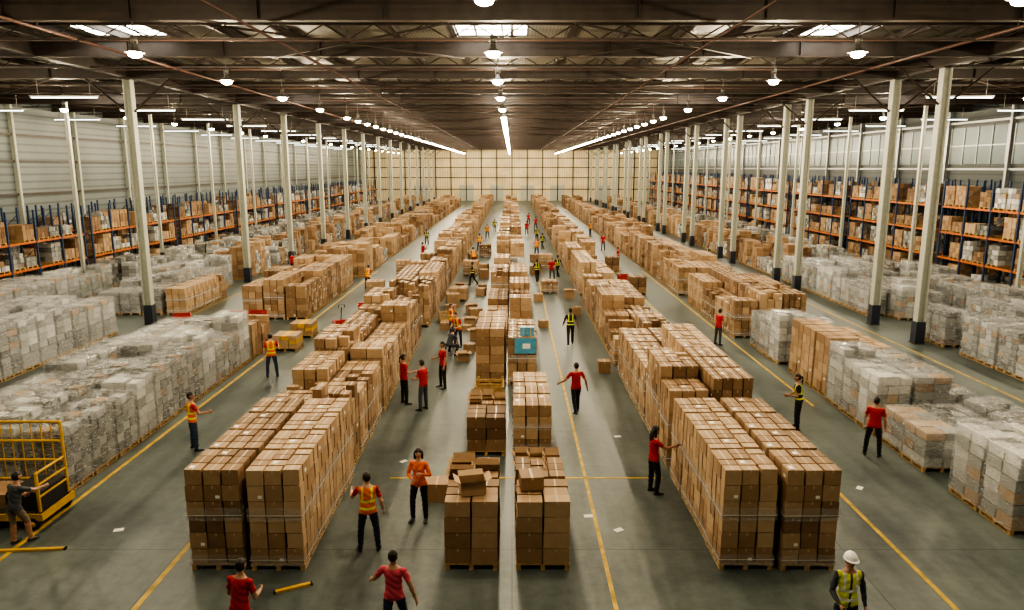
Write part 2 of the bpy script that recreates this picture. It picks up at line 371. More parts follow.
# floor material
m,nt,b=new_mat('polished_concrete')
tc=nt.nodes.new('ShaderNodeTexCoord')
n1=nt.nodes.new('ShaderNodeTexNoise'); n1.inputs['Scale'].default_value=.35; n1.inputs['Detail'].default_value=6; n1.inputs['Roughness'].default_value=.65
n2=nt.nodes.new('ShaderNodeTexNoise'); n2.inputs['Scale'].default_value=3.5; n2.inputs['Detail'].default_value=8; n2.inputs['Roughness'].default_value=.7
mp=nt.nodes.new('ShaderNodeMapping'); mp.inputs['Scale'].default_value=(1.6,.12,1)
n3=nt.nodes.new('ShaderNodeTexNoise'); n3.inputs['Scale'].default_value=1.4; n3.inputs['Detail'].default_value=6
for n in(n1,n2): nt.links.new(tc.outputs['Object'],n.inputs['Vector'])
nt.links.new(tc.outputs['Object'],mp.inputs[0]); nt.links.new(mp.outputs[0],n3.inputs['Vector'])
def mth(op,a,bv):
    q=nt.nodes.new('ShaderNodeMath'); q.operation=op
    nt.links.new(a,q.inputs[0])
    if isinstance(bv,(int,float)): q.inputs[1].default_value=bv
    else: nt.links.new(bv,q.inputs[1])
    return q.outputs[0]
s=mth('ADD',mth('MULTIPLY',n1.outputs['Fac'],.45),mth('MULTIPLY',n2.outputs['Fac'],.3)); s=mth('ADD',s,mth('MULTIPLY',n3.outputs['Fac'],.3))
r=nt.nodes.new('ShaderNodeValToRGB'); r.color_ramp.elements[0].position=.42; r.color_ramp.elements[1].position=.62
r.color_ramp.elements[0].color=(.060,.074,.070,1); r.color_ramp.elements[1].color=(.150,.176,.163,1)
nt.links.new(s,r.inputs[0])
br=nt.nodes.new('ShaderNodeTexBrick'); br.offset=0; br.inputs['Scale'].default_value=1; br.inputs['Brick Width'].default_value=7.5; br.inputs['Row Height'].default_value=7.5; br.inputs['Mortar Size'].default_value=.012
br.inputs['Color1'].default_value=(1,1,1,1);br.inputs['Color2'].default_value=(1,1,1,1);br.inputs['Mortar'].default_value=(.45,.45,.45,1)
nt.links.new(tc.outputs['Object'],br.inputs['Vector'])
mx=nt.nodes.new('ShaderNodeMix'); mx.data_type='RGBA'; mx.blend_type='MULTIPLY'; mx.inputs[0].default_value=1
nt.links.new(r.outputs[0],mx.inputs[6]); nt.links.new(br.outputs['Color'],mx.inputs[7]); nt.links.new(mx.outputs[2],b.inputs['Base Color'])
mr=nt.nodes.new('ShaderNodeMapRange'); mr.inputs['From Min'].default_value=.35; mr.inputs['From Max'].default_value=.7; mr.inputs['To Min'].default_value=.28; mr.inputs['To Max'].default_value=.55
nt.links.new(s,mr.inputs[0]); nt.links.new(mr.outputs[0],b.inputs['Roughness'])
M_FLOOR=m
mb=MB(); mb.box(-XW,Y0,-.2,XW,Y1,0,M_FLOOR); mb.obj('floor')
def corr(name,c,axis,scale,depth=.5,rough=.5,em=0):
    m,nt,b=new_mat(name)
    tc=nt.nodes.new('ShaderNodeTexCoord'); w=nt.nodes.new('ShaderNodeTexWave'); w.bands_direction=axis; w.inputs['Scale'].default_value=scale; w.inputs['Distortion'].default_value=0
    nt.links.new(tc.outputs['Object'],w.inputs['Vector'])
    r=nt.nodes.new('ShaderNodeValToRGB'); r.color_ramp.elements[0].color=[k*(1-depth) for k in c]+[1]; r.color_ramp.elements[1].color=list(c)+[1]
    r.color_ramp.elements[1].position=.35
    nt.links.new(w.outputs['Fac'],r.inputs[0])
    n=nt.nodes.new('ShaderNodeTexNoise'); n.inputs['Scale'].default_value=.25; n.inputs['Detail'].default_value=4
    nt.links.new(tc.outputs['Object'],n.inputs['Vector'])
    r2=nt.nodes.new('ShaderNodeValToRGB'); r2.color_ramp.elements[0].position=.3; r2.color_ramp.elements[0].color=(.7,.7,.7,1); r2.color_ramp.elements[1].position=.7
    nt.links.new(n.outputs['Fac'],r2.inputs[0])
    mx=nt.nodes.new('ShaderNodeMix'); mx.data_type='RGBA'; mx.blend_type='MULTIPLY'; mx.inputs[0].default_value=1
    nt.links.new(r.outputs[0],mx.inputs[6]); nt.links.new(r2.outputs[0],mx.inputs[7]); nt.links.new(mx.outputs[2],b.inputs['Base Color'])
    b.inputs['Roughness'].default_value=rough
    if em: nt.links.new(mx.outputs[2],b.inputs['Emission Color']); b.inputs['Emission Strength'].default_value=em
    return m
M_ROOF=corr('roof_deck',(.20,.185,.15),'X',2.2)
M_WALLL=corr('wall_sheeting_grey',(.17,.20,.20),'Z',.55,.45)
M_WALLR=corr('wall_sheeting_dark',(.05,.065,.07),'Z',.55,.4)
M_WALLB=corr('translucent_cream_sheeting',(.72,.58,.34),'X',.5,.25,em=.22)  # low emission in the material stands in for daylight coming through the sheeting
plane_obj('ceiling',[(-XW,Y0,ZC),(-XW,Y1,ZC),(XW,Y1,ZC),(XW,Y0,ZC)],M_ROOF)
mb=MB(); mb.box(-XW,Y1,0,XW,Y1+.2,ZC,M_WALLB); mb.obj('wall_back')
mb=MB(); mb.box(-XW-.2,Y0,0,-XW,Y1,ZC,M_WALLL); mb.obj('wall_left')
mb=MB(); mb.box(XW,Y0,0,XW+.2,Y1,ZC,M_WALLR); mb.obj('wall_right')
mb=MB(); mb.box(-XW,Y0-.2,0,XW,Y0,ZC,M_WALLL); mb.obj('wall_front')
# wall framing / trim
mb=MB()
for y in range(0,192,8): mb.box(-XW,y-.12,0,-XW+.3,y+.12,ZC,M_COLM)
for z in(3.5,6.5,9.0,11.0): mb.box(-XW,Y0,z-.08,-XW+.18,Y1,z+.08,M_STEEL)
mb.obj('trim_left')
mb=MB()
for y in range(0,192,8): mb.box(XW-.3,y-.12,0,XW,y+.12,ZC,M_GREYM)
for z in(3.5,6.0,8.4,12.2): mb.box(XW-.18,Y0,z-.08,XW,Y1,z+.08,M_GREYM)
mb.obj('trim_right')
mb=MB()
for x in range(-36,37,4): mb.box(x-.12,Y1-.25,0,x+.12,Y1,ZC,M_STEEL)
for z in(3,6,8.6,11): mb.box(-XW,Y1-.2,z-.1,XW,Y1,z+.1,M_STEEL)
mb.obj('trim_back')
M_WIN=simple('window_glass_teal',(.04,.08,.09),.35,noise=.2,scale=.6,emit=(.30,.50,.50),es=.04)
k=1
for y in range(4,188,8):
    mb=MB(); mb.box(XW-.10,y-3.6,8.8,XW-.04,y+3.6,11.8,M_WIN)
    for i in range(5): mb.box(XW-.16,y-3.6+i*1.8-.04,8.8,XW-.1,y-3.6+i*1.8+.04,11.8,M_GREYM)
    mb.box(XW-.16,y-3.6,10.25,XW-.1,y+3.6,10.35,M_GREYM)
    mb.obj('window_%d'%k); k+=1
# back wall dock doors
for i,x in enumerate((-12,-4,4,12,24,-24)):
    mb=MB(); mb.box(x-1.8,Y1-.12,0,x+1.8,Y1-.02,4,M_COLM)
    for z in range(1,8): mb.box(x-1.8,Y1-.15,z*.5-.02,x+1.8,Y1-.12,z*.5+.02,M_GREYM)
    mb.obj('door_%d'%(i+1))

# ------------------------------------------------------------ roof steel
def ibeam_x(mb,y,z0,z1,x0,x1,w=.36,mat=None):
    mat=mat or M_STEEL
    mb.box(x0,y-w/2,z0,x1,y+w/2,z0+.05,mat); mb.box(x0,y-w/2,z1-.05,x1,y+w/2,z1,mat); mb.box(x0,y-.03,z0+.05,x1,y+.03,z1-.05,mat)
mb=MB()
by=[1.5+7.5*i for i in range(0,26)]
for y in by:
    ibeam_x(mb,y,13.05,13.75,-XW+.01,XW-.01)
    x=-36
    while x<37: mb.box(x-.015,y-.17,13.1,x+.015,y+.17,13.7,M_STEEL); x+=4
mb.obj('roof_girders')
mb=MB()
x=-36.8
while x<37.5:
    mb.box(x-.07,Y0,13.75,x+.07,Y1,13.79,M_STEEL); mb.box(x-.02,Y0,13.79,x+.02,Y1,14.0,M_STEEL); mb.box(x-.07,Y0,14.0,x+.07,Y1,14.05,M_STEEL); x+=2.3
mb.obj('roof_purlins')
# open web joist
mb=MB()
for xa,xb in ((-XW+.05,-20.25),(-19.75,19.75),(20.25,XW-.05)):
    mb.box(xa,-.05,13.62,xb,.05,13.72,M_STEEL); mb.box(xa,-.05,13.10,xb,.05,13.18,M_STEEL)
    n=int((xb-xa)/.9); st=(xb-xa)/n
    for i in range(n):
        a,b_=(13.14,13.66) if i%2 else (13.66,13.14)
        mb.bar((xa+i*st,0,a),(xa+(i+1)*st,0,b_),.035,M_STEEL)
jm=mb.mesh('open_web_joist')
for y in by:
    if y<120: place(jm,'open_web_joist',(0,y+3.75,0))
# longitudinal girders on the column lines, X bracing
for sx in(-20,20):
    mb=MB(); mb.box(sx-.18,Y0,13.08,sx+.18,Y1,13.13,M_STEEL); mb.box(sx-.18,Y0,13.68,sx+.18,Y1,13.73,M_STEEL); mb.box(sx-.03,Y0,13.13,sx+.03,Y1,13.68,M_STEEL)
    mb.obj('column_line_girder')
mb=MB()
for i in range(3,14,2):
    for (xa,xb) in((-10,-2),(2,10),(-32,-24),(24,32)):
        mb.bar((xa,by[i],13.0),(xb,by[i]+7.5,13.0),.05,M_STEEL); mb.bar((xb,by[i],13.0),(xa,by[i]+7.5,13.0),.05,M_STEEL)
mb.obj('roof_cross_bracing')
mb=MB()
for x,r_ in((-8.2,.045),(7.0,.045),(-15,.06),(16,.06)):
    mb.tube([(x,Y0+.3,12.85),(x,Y1-.4,12.85)],r_,M_PIPE,8,round_ends=False)
    for y in by: mb.box(x-.01,y-.01,12.85,x+.01,y+.01,13.05,M_PIPE)
for y in by: mb.tube([(-19,y+2,12.8),(19,y+2,12.8)],.025,M_PIPE,6,round_ends=False)
mb.obj('sprinkler_pipes')
# knee braces at columns + columns
def column(x,y,w=.40,knee=True):
    mb=MB(); h=13.05; t=.045
    mb.box(-w/2,-w/2,0,-w/2+t,w/2,h,M_COLM); mb.box(w/2-t,-w/2,0,w/2,w/2,h,M_COLM); mb.box(-w/2+t,-.02,0,w/2-t,.02,h,M_COLM)
    mb.box(-w*.7,-w*.7,0,w*.7,w*.7,.03,M_STEEL)
    g=1.1
    mb.box(-w/2-.03,-w/2-.03,.03,w/2+.03,-w/2,g,M_COLB); mb.box(-w/2-.03,w/2,.03,w/2+.03,w/2+.03,g,M_COLB)
    mb.box(-w/2-.03,-w/2,.03,-w/2,w/2,g,M_COLB); mb.box(w/2,-w/2,.03,w/2+.03,w/2,g,M_COLB)
    mb.box(-w*.7,-w*.7,h-.04,w*.7,w*.7,h,M_STEEL)
    if knee:
        for s in(-1,1): mb.bar((s*w/2,0,11.4),(s*2.2,0,13.05),.08,M_STEEL)
    mb.obj('steel_column',(x,y,0))
for y in(23,39,54,65,76.5,88,99,110,121,132,143,154,165,176,187): column(-20,y)
for y in(34.6,39,50,54,65,69,80,84,95,99,110,114,125,129,140,144,155,159,170,174,185): column(20,y)
for y in range(40,186,12): column(-31.2,y,.22,False); column(30.6,y+3,.22,False)

# ------------------------------------------------------------ luminaires
mb=MB()
mb.loft([((0,0,.30),(.08,0,0),(0,.08,0)),((0,0,.14),(.10,0,0),(0,.10,0)),((0,0,0),(.30,0,0),(0,.30,0))],M_LAMPH,12,True,False)
mb.loft([((0,0,.03),(.18,0,0),(0,.18,0)),((0,0,-.05),(.21,0,0),(0,.21,0)),((0,0,-.11),(.18,0,0),(0,.18,0)),((0,0,-.15),(.08,0,0),(0,.08,0))],M_LAMPE,14)
mb.box(-.012,-.012,.3,.012,.012,1.6,M_LAMPH); mb.loft([((0,0,.28),(.1,0,0),(0,.1,0)),((0,0,.5),(.1,0,0),(0,.1,0))],M_LAMPH,10)
lampm=mb.mesh('high_bay_lamp')
ld=bpy.data.lights.new('high_bay_bulb','POINT'); ld.energy=1120; ld.color=(1,.85,.60); ld.shadow_soft_size=.14
for lx in(-28,-12,-.6,11,27):
    y=9
    while y<188:
        o=place(lampm,'high_bay_lamp',(lx,y,12.1))
        l=bpy.data.objects.new('bulb',ld); COL.objects.link(l); l.parent=o; l.location=(0,0,-.32)
        y+=7.5
for y in range(0,18):
    for lx in(-12,-.6,11): place(lampm,'high_bay_lamp',(lx,57.75+y*7.5,12.1))
# tubes
mb=MB(); mb.box(-1.8,-.12,.03,1.8,.12,.12,M_LAMPH); mb.box(-1.75,-.07,-.02,1.75,.07,.03,M_TUBE)
for x in(-1.4,1.4): mb.box(x-.01,-.01,.12,x+.01,.01,1.0,M_LAMPH)
tm=mb.mesh('fluorescent_fixture')
for lx in(-34,-24,24,33.8):
    for y in range(22,150,9): place(tm,'fluorescent_fixture',(lx,y,12.2))
# skylights
for y in(31,50,70,90,110,130,150):
    for x in(-16,-.9,13.2,-29,28):
        mb=MB(); mb.box(-1.6,-1.3,0,1.6,1.3,.03,M_SKY)
        for a in(-1.6,-.55,.55,1.6): mb.box(a-.05,-1.35,-.03,a+.05,1.35,0,M_STEEL)
        for a in(-1.3,0,1.3): mb.box(-1.65,a-.04,-.03,1.65,a+.04,0,M_STEEL)
        mb.obj('skylight',(x-.05,y+(2 if y>31 else 0),ZC-.035))

# ------------------------------------------------------------ racks
def rack_frame(levels,nb,h):
    mb=MB(); D=1.1; B=2.8
    for b in range(nb+1):
        for x in(-D/2,D/2): mb.box(x-.055,b*B-.055,0,x+.055,b*B+.055,h,M_RACKB)
        z=.2; s=1
        while z+1<h: mb.bar((-s*D/2,b*B,z),(s*D/2,b*B,z+1),.03,M_RACKB); z+=1; s=-s
    for b in range(nb):
        for z in levels:
            if z==0: continue
            for x in(-D/2,D/2): mb.box(x-.03,b*B+.05,z-.14,x+.03,(b+1)*B-.05,z,M_ORANGE)
            for k in range(6): mb.box(-D/2,b*B+.2+k*.48,z-.02,D/2,b*B+.3+k*.48,z,M_WOOD)
    return mb.mesh('frame')
def rack_loads(levels,nb,seed,p=.85,wr=.4):
    rng=random.Random(seed); mb=MB(); B=2.8
    for b in range(nb):
        for z in levels:
            for s in(.75,2.05):
                if rng.random()>p: continue
                nz=rng.choice([2,3,4])
                if rng.random()<wr: wrapped_load(mb,0,b*B+s,2,3,nz,.33,rng,True,False,z)
                else: carton_load(mb,0,b*B+s,2,3,nz,.34,rng,1,True,oz=z)
    return mb.mesh('stored_goods')
LR=[0,1.9,3.8,5.7]; LL=[0,1.8,3.6]
fr=rack_frame(LR,5,7.6); frl=rack_frame(LL,5,5.7)
gr=[rack_loads(LR,5,s,.88,.42) for s in range(4)]; gl=[rack_loads(LL,5,s+10,.78,.5) for s in range(4)]
for y in range(26,165,15):
    for x in(33.2,36.2):
        e=empty('pallet_rack',(x,y,0)); place(fr,'frame',(0,0,0),0,e); place(R.choice(gr),'stored_goods',(0,0,0),0,e)
    for x in(-33.2,-36.2):
        e=empty('pallet_rack',(x,y,0)); place(frl,'frame',(0,0,0),0,e); place(R.choice(gl),'stored_goods',(0,0,0),0,e)

# ------------------------------------------------------------ floor markings
mb=MB()
def fl(x0,y0,x1,y1): mb.box(x0,y0,.0,x1,y1,.004,M_YLINE)
fl(2.0,6,2.09,60); fl(8.65,6,8.76,60); fl(-7.46,6,-7.35,60); fl(-11.36,12,-11.25,60); fl(-3.4,18.8,4.2,18.88); fl(18.9,20,19.0,90); fl(-18.9,20,-18.8,90); fl(10.9,25,11.0,60)
mb.obj('floor_markings')
mb=MB()
for x,y,rz in((-9.4,15.9,.3),(2.55,15.9,.5),(1.9,16.6,.1),(-3.2,20,.8),(3.4,22,.2),(-8.8,24.2,.5),(9.4,18.2,.9)): mb.cbox((x,y,.003),(.22,.15,.004),M_LABEL,rot=rz)
mb.obj('paper_scraps')
for (x,y,l,rz) in((-10.9,14.95,1.5,.08),(-4.5,13.45,.7,.45)):
    mb=MB(); mb.box(-l/2,-.04,0,l/2,.04,.05,M_YEL); mb.box(-l/2-.04,-.045,0,-l/2,.045,.055,M_RUB); mb.box(l/2,-.045,0,l/2+.04,.045,.055,M_RUB); mb.obj('yellow_corner_guard',(x,y,0),rz)

# ------------------------------------------------------------ yellow order cart (left)
e=empty('yellow_platform_cart',(-12.25,16.5,0)); mb=MB()
for x in(-1.0,1.0):
    for y in(-.55,.55):
        mb.tube([(x,y,.25),(x,y,2.3 if y>0 else 1.4)],.04,M_YEL,8)
for z in(.8,1.1,1.4): 
    mb.tube([(-1,-.55,z),(-1,.55,z)],.03,M_YEL); mb.tube([(1,-.55,z),(1,.55,z)],.03,M_YEL)
for z in(.8,1.3,1.8,2.3): mb.tube([(-1,.55,z),(1,.55,z)],.035,M_YEL)
for i in range(1,8): mb.tube([(-1+i*.25,.55,.4),(-1+i*.25,.55,2.3)],.015,M_YEL,6)
mb.obj('frame',parent=e)
mb=MB(); mb.box(-1.1,-.65,.25,1.1,.65,.42,M_YEL); mb.box(.2,-.5,.42,1.0,.5,.9,M_RUB); mb.box(-1.05,-.6,.42,1.05,.6,.44,M_RUB); mb.box(-.9,-.4,.44,.1,.4,.8,M_CARD,.6); mb.obj('deck',parent=e)
mb=MB()
for x in(-.85,.85):
    for y in(-.6,.6): mb.loft([((x,y-.05,.16),(.16,0,0),(0,0,.16)),((x,y+.05,.16),(.16,0,0),(0,0,.16))],M_RUB,16); mb.loft([((x,y-.06,.16),(.07,0,0),(0,0,.07)),((x,y+.06,.16),(.07,0,0),(0,0,.07))],M_YEL,12)
mb.obj('wheels',parent=e)
# pallet jacks
def pallet_jack(x,y,rz,mat=M_RED):
    mb=MB()
    for s in(-.2,.2): mb.box(s-.08,-.0,.05,s+.08,1.15,.1,mat)
    mb.box(-.28,-.2,.05,.28,0,.35,mat); mb.tube([(0,-.15,.3),(0,-.5,1.1)],.025,M_RUB)
    mb.tube([(-.15,-.5,1.1),(-.17,-.56,1.25),(.17,-.56,1.25),(.15,-.5,1.1)],.02,M_RUB)
    for s in(-.08,.08): mb.loft([((s-.03,-.12,.09),(0,.09,0),(0,0,.09)),((s+.03,-.12,.09),(0,.09,0),(0,0,.09))],M_RUB,14)
    for s in(-.2,.2): mb.loft([((s-.04,1.05,.04),(0,.04,0),(0,0,.04)),((s+.04,1.05,.04),(0,.04,0),(0,0,.04))],M_RUB,10)
    mb.obj('pallet_jack',(x,y,0),rz)
pallet_jack(-9.4,38.6,.4); pallet_jack(-17.2,33.5,1.2)

# ------------------------------------------------------------ people
PM={}
def cm(name,c,r=.8):
    if name not in PM: PM[name]=simple(name,c,r,noise=.1,scale=12)
    return PM[name]
SK={'l':cm('skin_light',(.55,.32,.22),.5),'m':cm('skin_medium',(.40,.22,.14),.5),'d':cm('skin_dark',(.16,.085,.05),.5)}
HAIR=cm('hair_dark',(.018,.012,.01),.5); SHOE=cm('shoe_leather',(.03,.028,.025),.5); EYEW=cm('eye_white',(.7,.7,.68),.3); LIP=cm('lip',(.35,.10,.08),.5)
REFL=cm('reflective_tape',(.70,.72,.70),.3); HVY=cm('hi_vis_yellow',(.70,.74,.06)); HVO=cm('hi_vis_orange',(.80,.17,.03)); HELM=cm('helmet_white',(.85,.85,.83),.3)
REDC=cm('red_cloth',(.42,.02,.025)); PINK=cm('pink_red_cloth',(.56,.08,.12)); NAVY=cm('navy_cloth',(.02,.028,.06)); BLACK=cm('black_cloth',(.013,.013,.016)); DGREY=cm('grey_cloth',(.06,.065,.075)); KHAKI=cm('khaki_cloth',(.20,.16,.11)); BLUEJ=cm('denim',(.04,.06,.11))
BLKV=cm('black_vest_cloth',(.02,.02,.022))
def person_mesh(shirt,pants,skin,pose,vest=None,female=False,hair='short',long_sleeve=False,voxel=.016,lean=0,twist=0,headyaw=0,headpitch=0,shorts=False):
    skin=SK[skin]; V=Vector; stripe=REFL if vest is HVY else HVY
    sh=.165 if female else .19; hipw=.095 if female else .09
    u=V((0,math.sin(lean),math.cos(lean))); f=V((0,math.cos(lean),-math.sin(lean))); s=V((1,0,0))
    s=Matrix.Rotation(twist,3,u)@s; f=Matrix.Rotation(twist,3,u)@f
    Pz=V((0,0,0))
    segs=[]  # a,b,ra,rb,label
    mb=MB(); k=.93 if female else 1
    prof=[(-.10,.13,.095),(-.06,.165,.115),(0,.17 if female else .168,.122),(.14,.135*k if female else .152,.108),(.30,.152*k,.12),(.40,.175*k,.12),(.46,.165*k,.10),(.50,.10,.075),(.55,.055,.055)]
    mb.loft([(Pz+u*h,s*a,f*b_) for h,a,b_ in prof],skin,18)
    if female: 
        for q in(-1,1): mb.tube([Pz+u*.34+s*q*.07+f*.06,Pz+u*.33+s*q*.07+f*.09],[.06,.05],skin,10)
    segs.append((Pz-u*.02,Pz+u*.46,.13,.13,'torso'))
    nb=Pz+u*.50; hyaw=Matrix.Rotation(headyaw,3,'Z'); hu=(u*.8+V((0,0,1))*.5).normalized()
    hf=hyaw@f; hf=(hf-hu*hf.dot(hu)).normalized(); hs=hf.cross(hu); 
    Rp=Matrix.Rotation(-headpitch,3,hs); hu=Rp@hu; hf=Rp@hf
    hc=nb+u*.06+hu*.125-hf*(-.015)
    mb.tube([nb-u*.03,nb+u*.05,hc-hu*.06-hf*.01],[.062,.056,.052],skin,12); segs.append((nb+u*.045,hc,.055,.055,'neck'))
    hands=[]
    def dv(d,side): # body frame direction
        return (s*(d[0]*side)+f*d[1]+u*d[2]).normalized()
    for side,key in((-1,'L'),(1,'R')):
        ud,fd=pose['arm'+key]
        S=Pz+u*.435+s*side*sh; E=S+dv(ud,side)*.285; W=E+dv(fd,side)*.25
        r0=.052 if female else .06
        mb.tube([S-s*side*.05+u*.005,S,S.lerp(E,.5),E],[r0*1.0,r0*1.08,r0*.92,r0*.74],skin,12)
        mb.tube([E,E.lerp(W,.3),W],[r0*.76,r0*.74,r0*.48],skin,12)
        cut=1.0 if long_sleeve else .62
        M_=S.lerp(E,cut); segs.append((S-s*side*.03,M_,r0,r0*.8,'sleeve'))
        if not long_sleeve: segs.append((M_,E,r0*.8,r0*.7,'skin'))
        segs.append((E,W,r0*.75,r0*.5,'sleeve2' if long_sleeve else 'skin'))
        hands.append((W,dv(fd,side),side,pose.get('grip',.35)))
    feet=[]
    for side,key in((-1,'L'),(1,'R')):
        td,sd=pose['leg'+key]
        def dl(d): 
            return (V((1,0,0))*(d[0]*side)+V((0,1,0))*d[1]+V((0,0,1))*d[2]).normalized()
        H=V((side*hipw,0,-.03)); K=H+dl(td)*.42; A=K+dl(sd)*.42
        mb.tube([H,H.lerp(K,.35),K],[.093,.088,.066],skin,14)
        mb.tube([K,K.lerp(A,.3),A],[.066,.066,.052],skin,12)
        segs.append((H,K,.09,.066,'leg'))
        if shorts: segs.append((K.lerp(A,.05),A,.065,.05,'skin'))
        else: segs.append((K,A-(A-K)*.02,.066,.052,'leg'))
        feet.append((A,side,dl(sd)))
    # feet
    zmin=min(A.z for A,_,_ in feet)-.085
    for A,side,sd in feet:
        lift=A.z-.085-zmin; pitch=min(.7,lift*2.2) if pose.get('toes',1) and sd.y<-.1 else 0
        ff=V((side*.18,math.cos(pitch),-math.sin(pitch))).normalized(); fu=V((0,math.sin(pitch),math.cos(pitch))); fs=ff.cross(fu)
        base=A-fu*.085
        rg=[]
        for t,w,h in((-.075,.022,.03),(-.06,.036,.075),(0,.042,.10),(.06,.044,.075),(.12,.05,.055),(.17,.044,.045),(.20,.024,.03)):
            rg.append((base+ff*t+fu*h*.5,fs*w,fu*h*.5))
        mb.loft(rg,skin,12)
        segs.append((base+ff*-.05+fu*.03,base+ff*.17+fu*.025,.05,.04,'shoe'))
    me0=mb.mesh('tmp'); o=bpy.data.objects.new('tmp',me0); COL.objects.link(o)
    md=o.modifiers.new('r','REMESH'); md.mode='VOXEL'; md.voxel_size=voxel
    m2=o.modifiers.new('s','SMOOTH'); m2.iterations=3; m2.factor=.5
    dg=bpy.context.evaluated_depsgraph_get(); me=bpy.data.meshes.new_from_object(o.evaluated_get(dg)); bpy.data.objects.remove(o); 
    n=len(me.polygons); C=np.zeros(n*3); me.polygons.foreach_get('center',C); C=C.reshape(-1,3)
    D=[]
    for a,b_,ra,rb,l in segs:
        a=np.array(a);b2=np.array(b_); ab=b2-a; t=np.clip(((C-a)@ab)/(ab@ab),0,1); d=np.linalg.norm(C-(a+t[:,None]*ab),axis=1)-(ra+(rb-ra)*t); D.append(d)
    D=np.array(D); idx=D.argmin(0)
    vs=np.zeros(len(me.vertices)*3); me.vertices.foreach_get('co',vs); vs=vs.reshape(-1,3)
    un=np.array(u); sn=np.array(s); hh=C@un; xx=np.abs(C@sn); ffv=C@np.array(f)
    out=MB(); mats=[]
    for i in range(n):
        l=segs[idx[i]][4]
        if l=='torso' or (l=='leg' and hh[i]>-.07 and lean<.9):
            mtl=shirt
            if vest and hh[i]>-.09:
                mtl=vest; h=hh[i]
                if .02<h<.07 or .17<h<.22 : mtl=stripe
                elif .075<xx[i]<.115 and h>.22: mtl=stripe
                elif xx[i]<.02 and ffv[i]>0: mtl=shirt
            if hh[i]>.49: mtl=skin
        elif l=='neck': mtl=skin if hh[i]>.50 else shirt
        elif l=='sleeve': mtl=shirt if not(vest and xx[i]<sh-.01) else vest
        elif l=='sleeve2': mtl=shirt
        elif l=='skin': mtl=skin
        elif l=='leg': mtl=pants
        else: mtl=SHOE
        mats.append(mtl)
    # slight cloth folds
    for i,p in enumerate(vs):
        vs[i]=p+.004*np.array([math.sin(p[2]*55+p[1]*30),math.sin(p[2]*48+p[0]*35),0])
    ks=[out.mi(m_) for m_ in mats]
    out.v=[tuple(p) for p in vs]; out.var=[.5]*len(out.v); out.f=[tuple(p.vertices) for p in me.polygons]; out.m=ks; out.sm=[True]*n
    bpy.data.meshes.remove(me)
    # head
    def headpt(x,y,z): return hc+hs*x+hf*y+hu*z
    NU,NV=28,20; vv=[];ff2=[]
    for j in range(NV+1):
        ph=math.pi*j/NV
        for i in range(NU):
            th=2*math.pi*i/NU; x=math.sin(ph)*math.cos(th); y=math.sin(ph)*math.sin(th); z=math.cos(ph)
            X=.075*x*(1+.22*min(0,z)); Y=.095*y; Z=.115*z
            if z<0 and y>0: Y*=(1-.12*(-z)); 
            if y>0:
                g=lambda cx,cz,sx,sz: math.exp(-((x-cx)/sx)**2-((z-cz)/sz)**2)
                Y+=.022*g(0,-.18,.16,.2)-.010*(g(.38,.03,.2,.14)+g(-.38,.03,.2,.14))+.006*g(0,-.52,.3,.1)+.008*g(0,-.85,.35,.2)+.004*g(0,.2,.6,.12)
            vv.append(headpt(X,Y,Z))
    for j in range(NV):
        for i in range(NU): a=j*NU+i;b_=j*NU+(i+1)%NU; ff2.append((a,a+NU,b_+NU,b_))
    out.raw(vv,ff2,skin,.5,True)
    for q in(-1,1):
        out.tube([headpt(q*.028,.083,.004),headpt(q*.030,.0835,.004)],[.012,.011],EYEW,8); out.tube([headpt(q*.029,.0905,.004),headpt(q*.029,.0935,.004)],.006,HAIR,6)
        out.tube([headpt(q*.014,.094,.026),headpt(q*.045,.084,.026)],.005,HAIR,6)
        out.loft([(headpt(q*.070,-.002,.0),hf*.018,hu*.030),(headpt(q*.084,-.008,.004),hf*.02,hu*.034),(headpt(q*.088,-.01,.004),hf*.012,hu*.024)],skin,10)
    out.tube([headpt(-.022,.088,-.058),headpt(0,.094,-.057),headpt(.022,.088,-.058)],.006,LIP,6)
    def ell(c,r,mat,cond):
        vv=[];f_=[];N1,N2=24,16
        for j in range(N2+1):
            ph=math.pi*j/N2
            for i in range(N1):
                th=2*math.pi*i/N1; vv.append((c[0]+r[0]*math.sin(ph)*math.cos(th),c[1]+r[1]*math.sin(ph)*math.sin(th),c[2]+r[2]*math.cos(ph)))
        for j in range(N2):
            for i in range(N1):
                a=j*N1+i;b_=j*N1+(i+1)%N1; q=[a,a+N1,b_+N1,b_]; cc=np.mean([vv[t] for t in q],axis=0)
                if cond(cc): f_.append(tuple(q))
        out.raw([headpt(*p) for p in vv],f_,mat,.5,True)
    if hair!='none': ell((0,-.012,.016),(.084,.100,.112),HAIR,lambda c:c[2]>.045 or c[1]<-.0 and c[2]>-.075)
    if hair=='long':
        out.loft([(headpt(0,-.06,.05),hs*.07,hf*.04),(headpt(0,-.085,-.03),hs*.082,hf*.035),(headpt(0,-.10,-.12),hs*.085,hf*.032),(headpt(0,-.10,-.24),hs*.07,hf*.028),(headpt(0,-.095,-.30),hs*.03,hf*.015)],HAIR,14)
        for q in(-1,1): out.tube([headpt(q*.075,0,.06),headpt(q*.088,-.01,-.02),headpt(q*.085,-.02,-.13),headpt(q*.07,-.03,-.2)],[.018,.024,.024,.012],HAIR,8)
    if hair=='tail':
        out.tube([headpt(0,-.10,.03),headpt(0,-.15,0),headpt(0,-.15,-.12),headpt(0,-.13,-.2)],[.025,.032,.028,.01],HAIR,8)
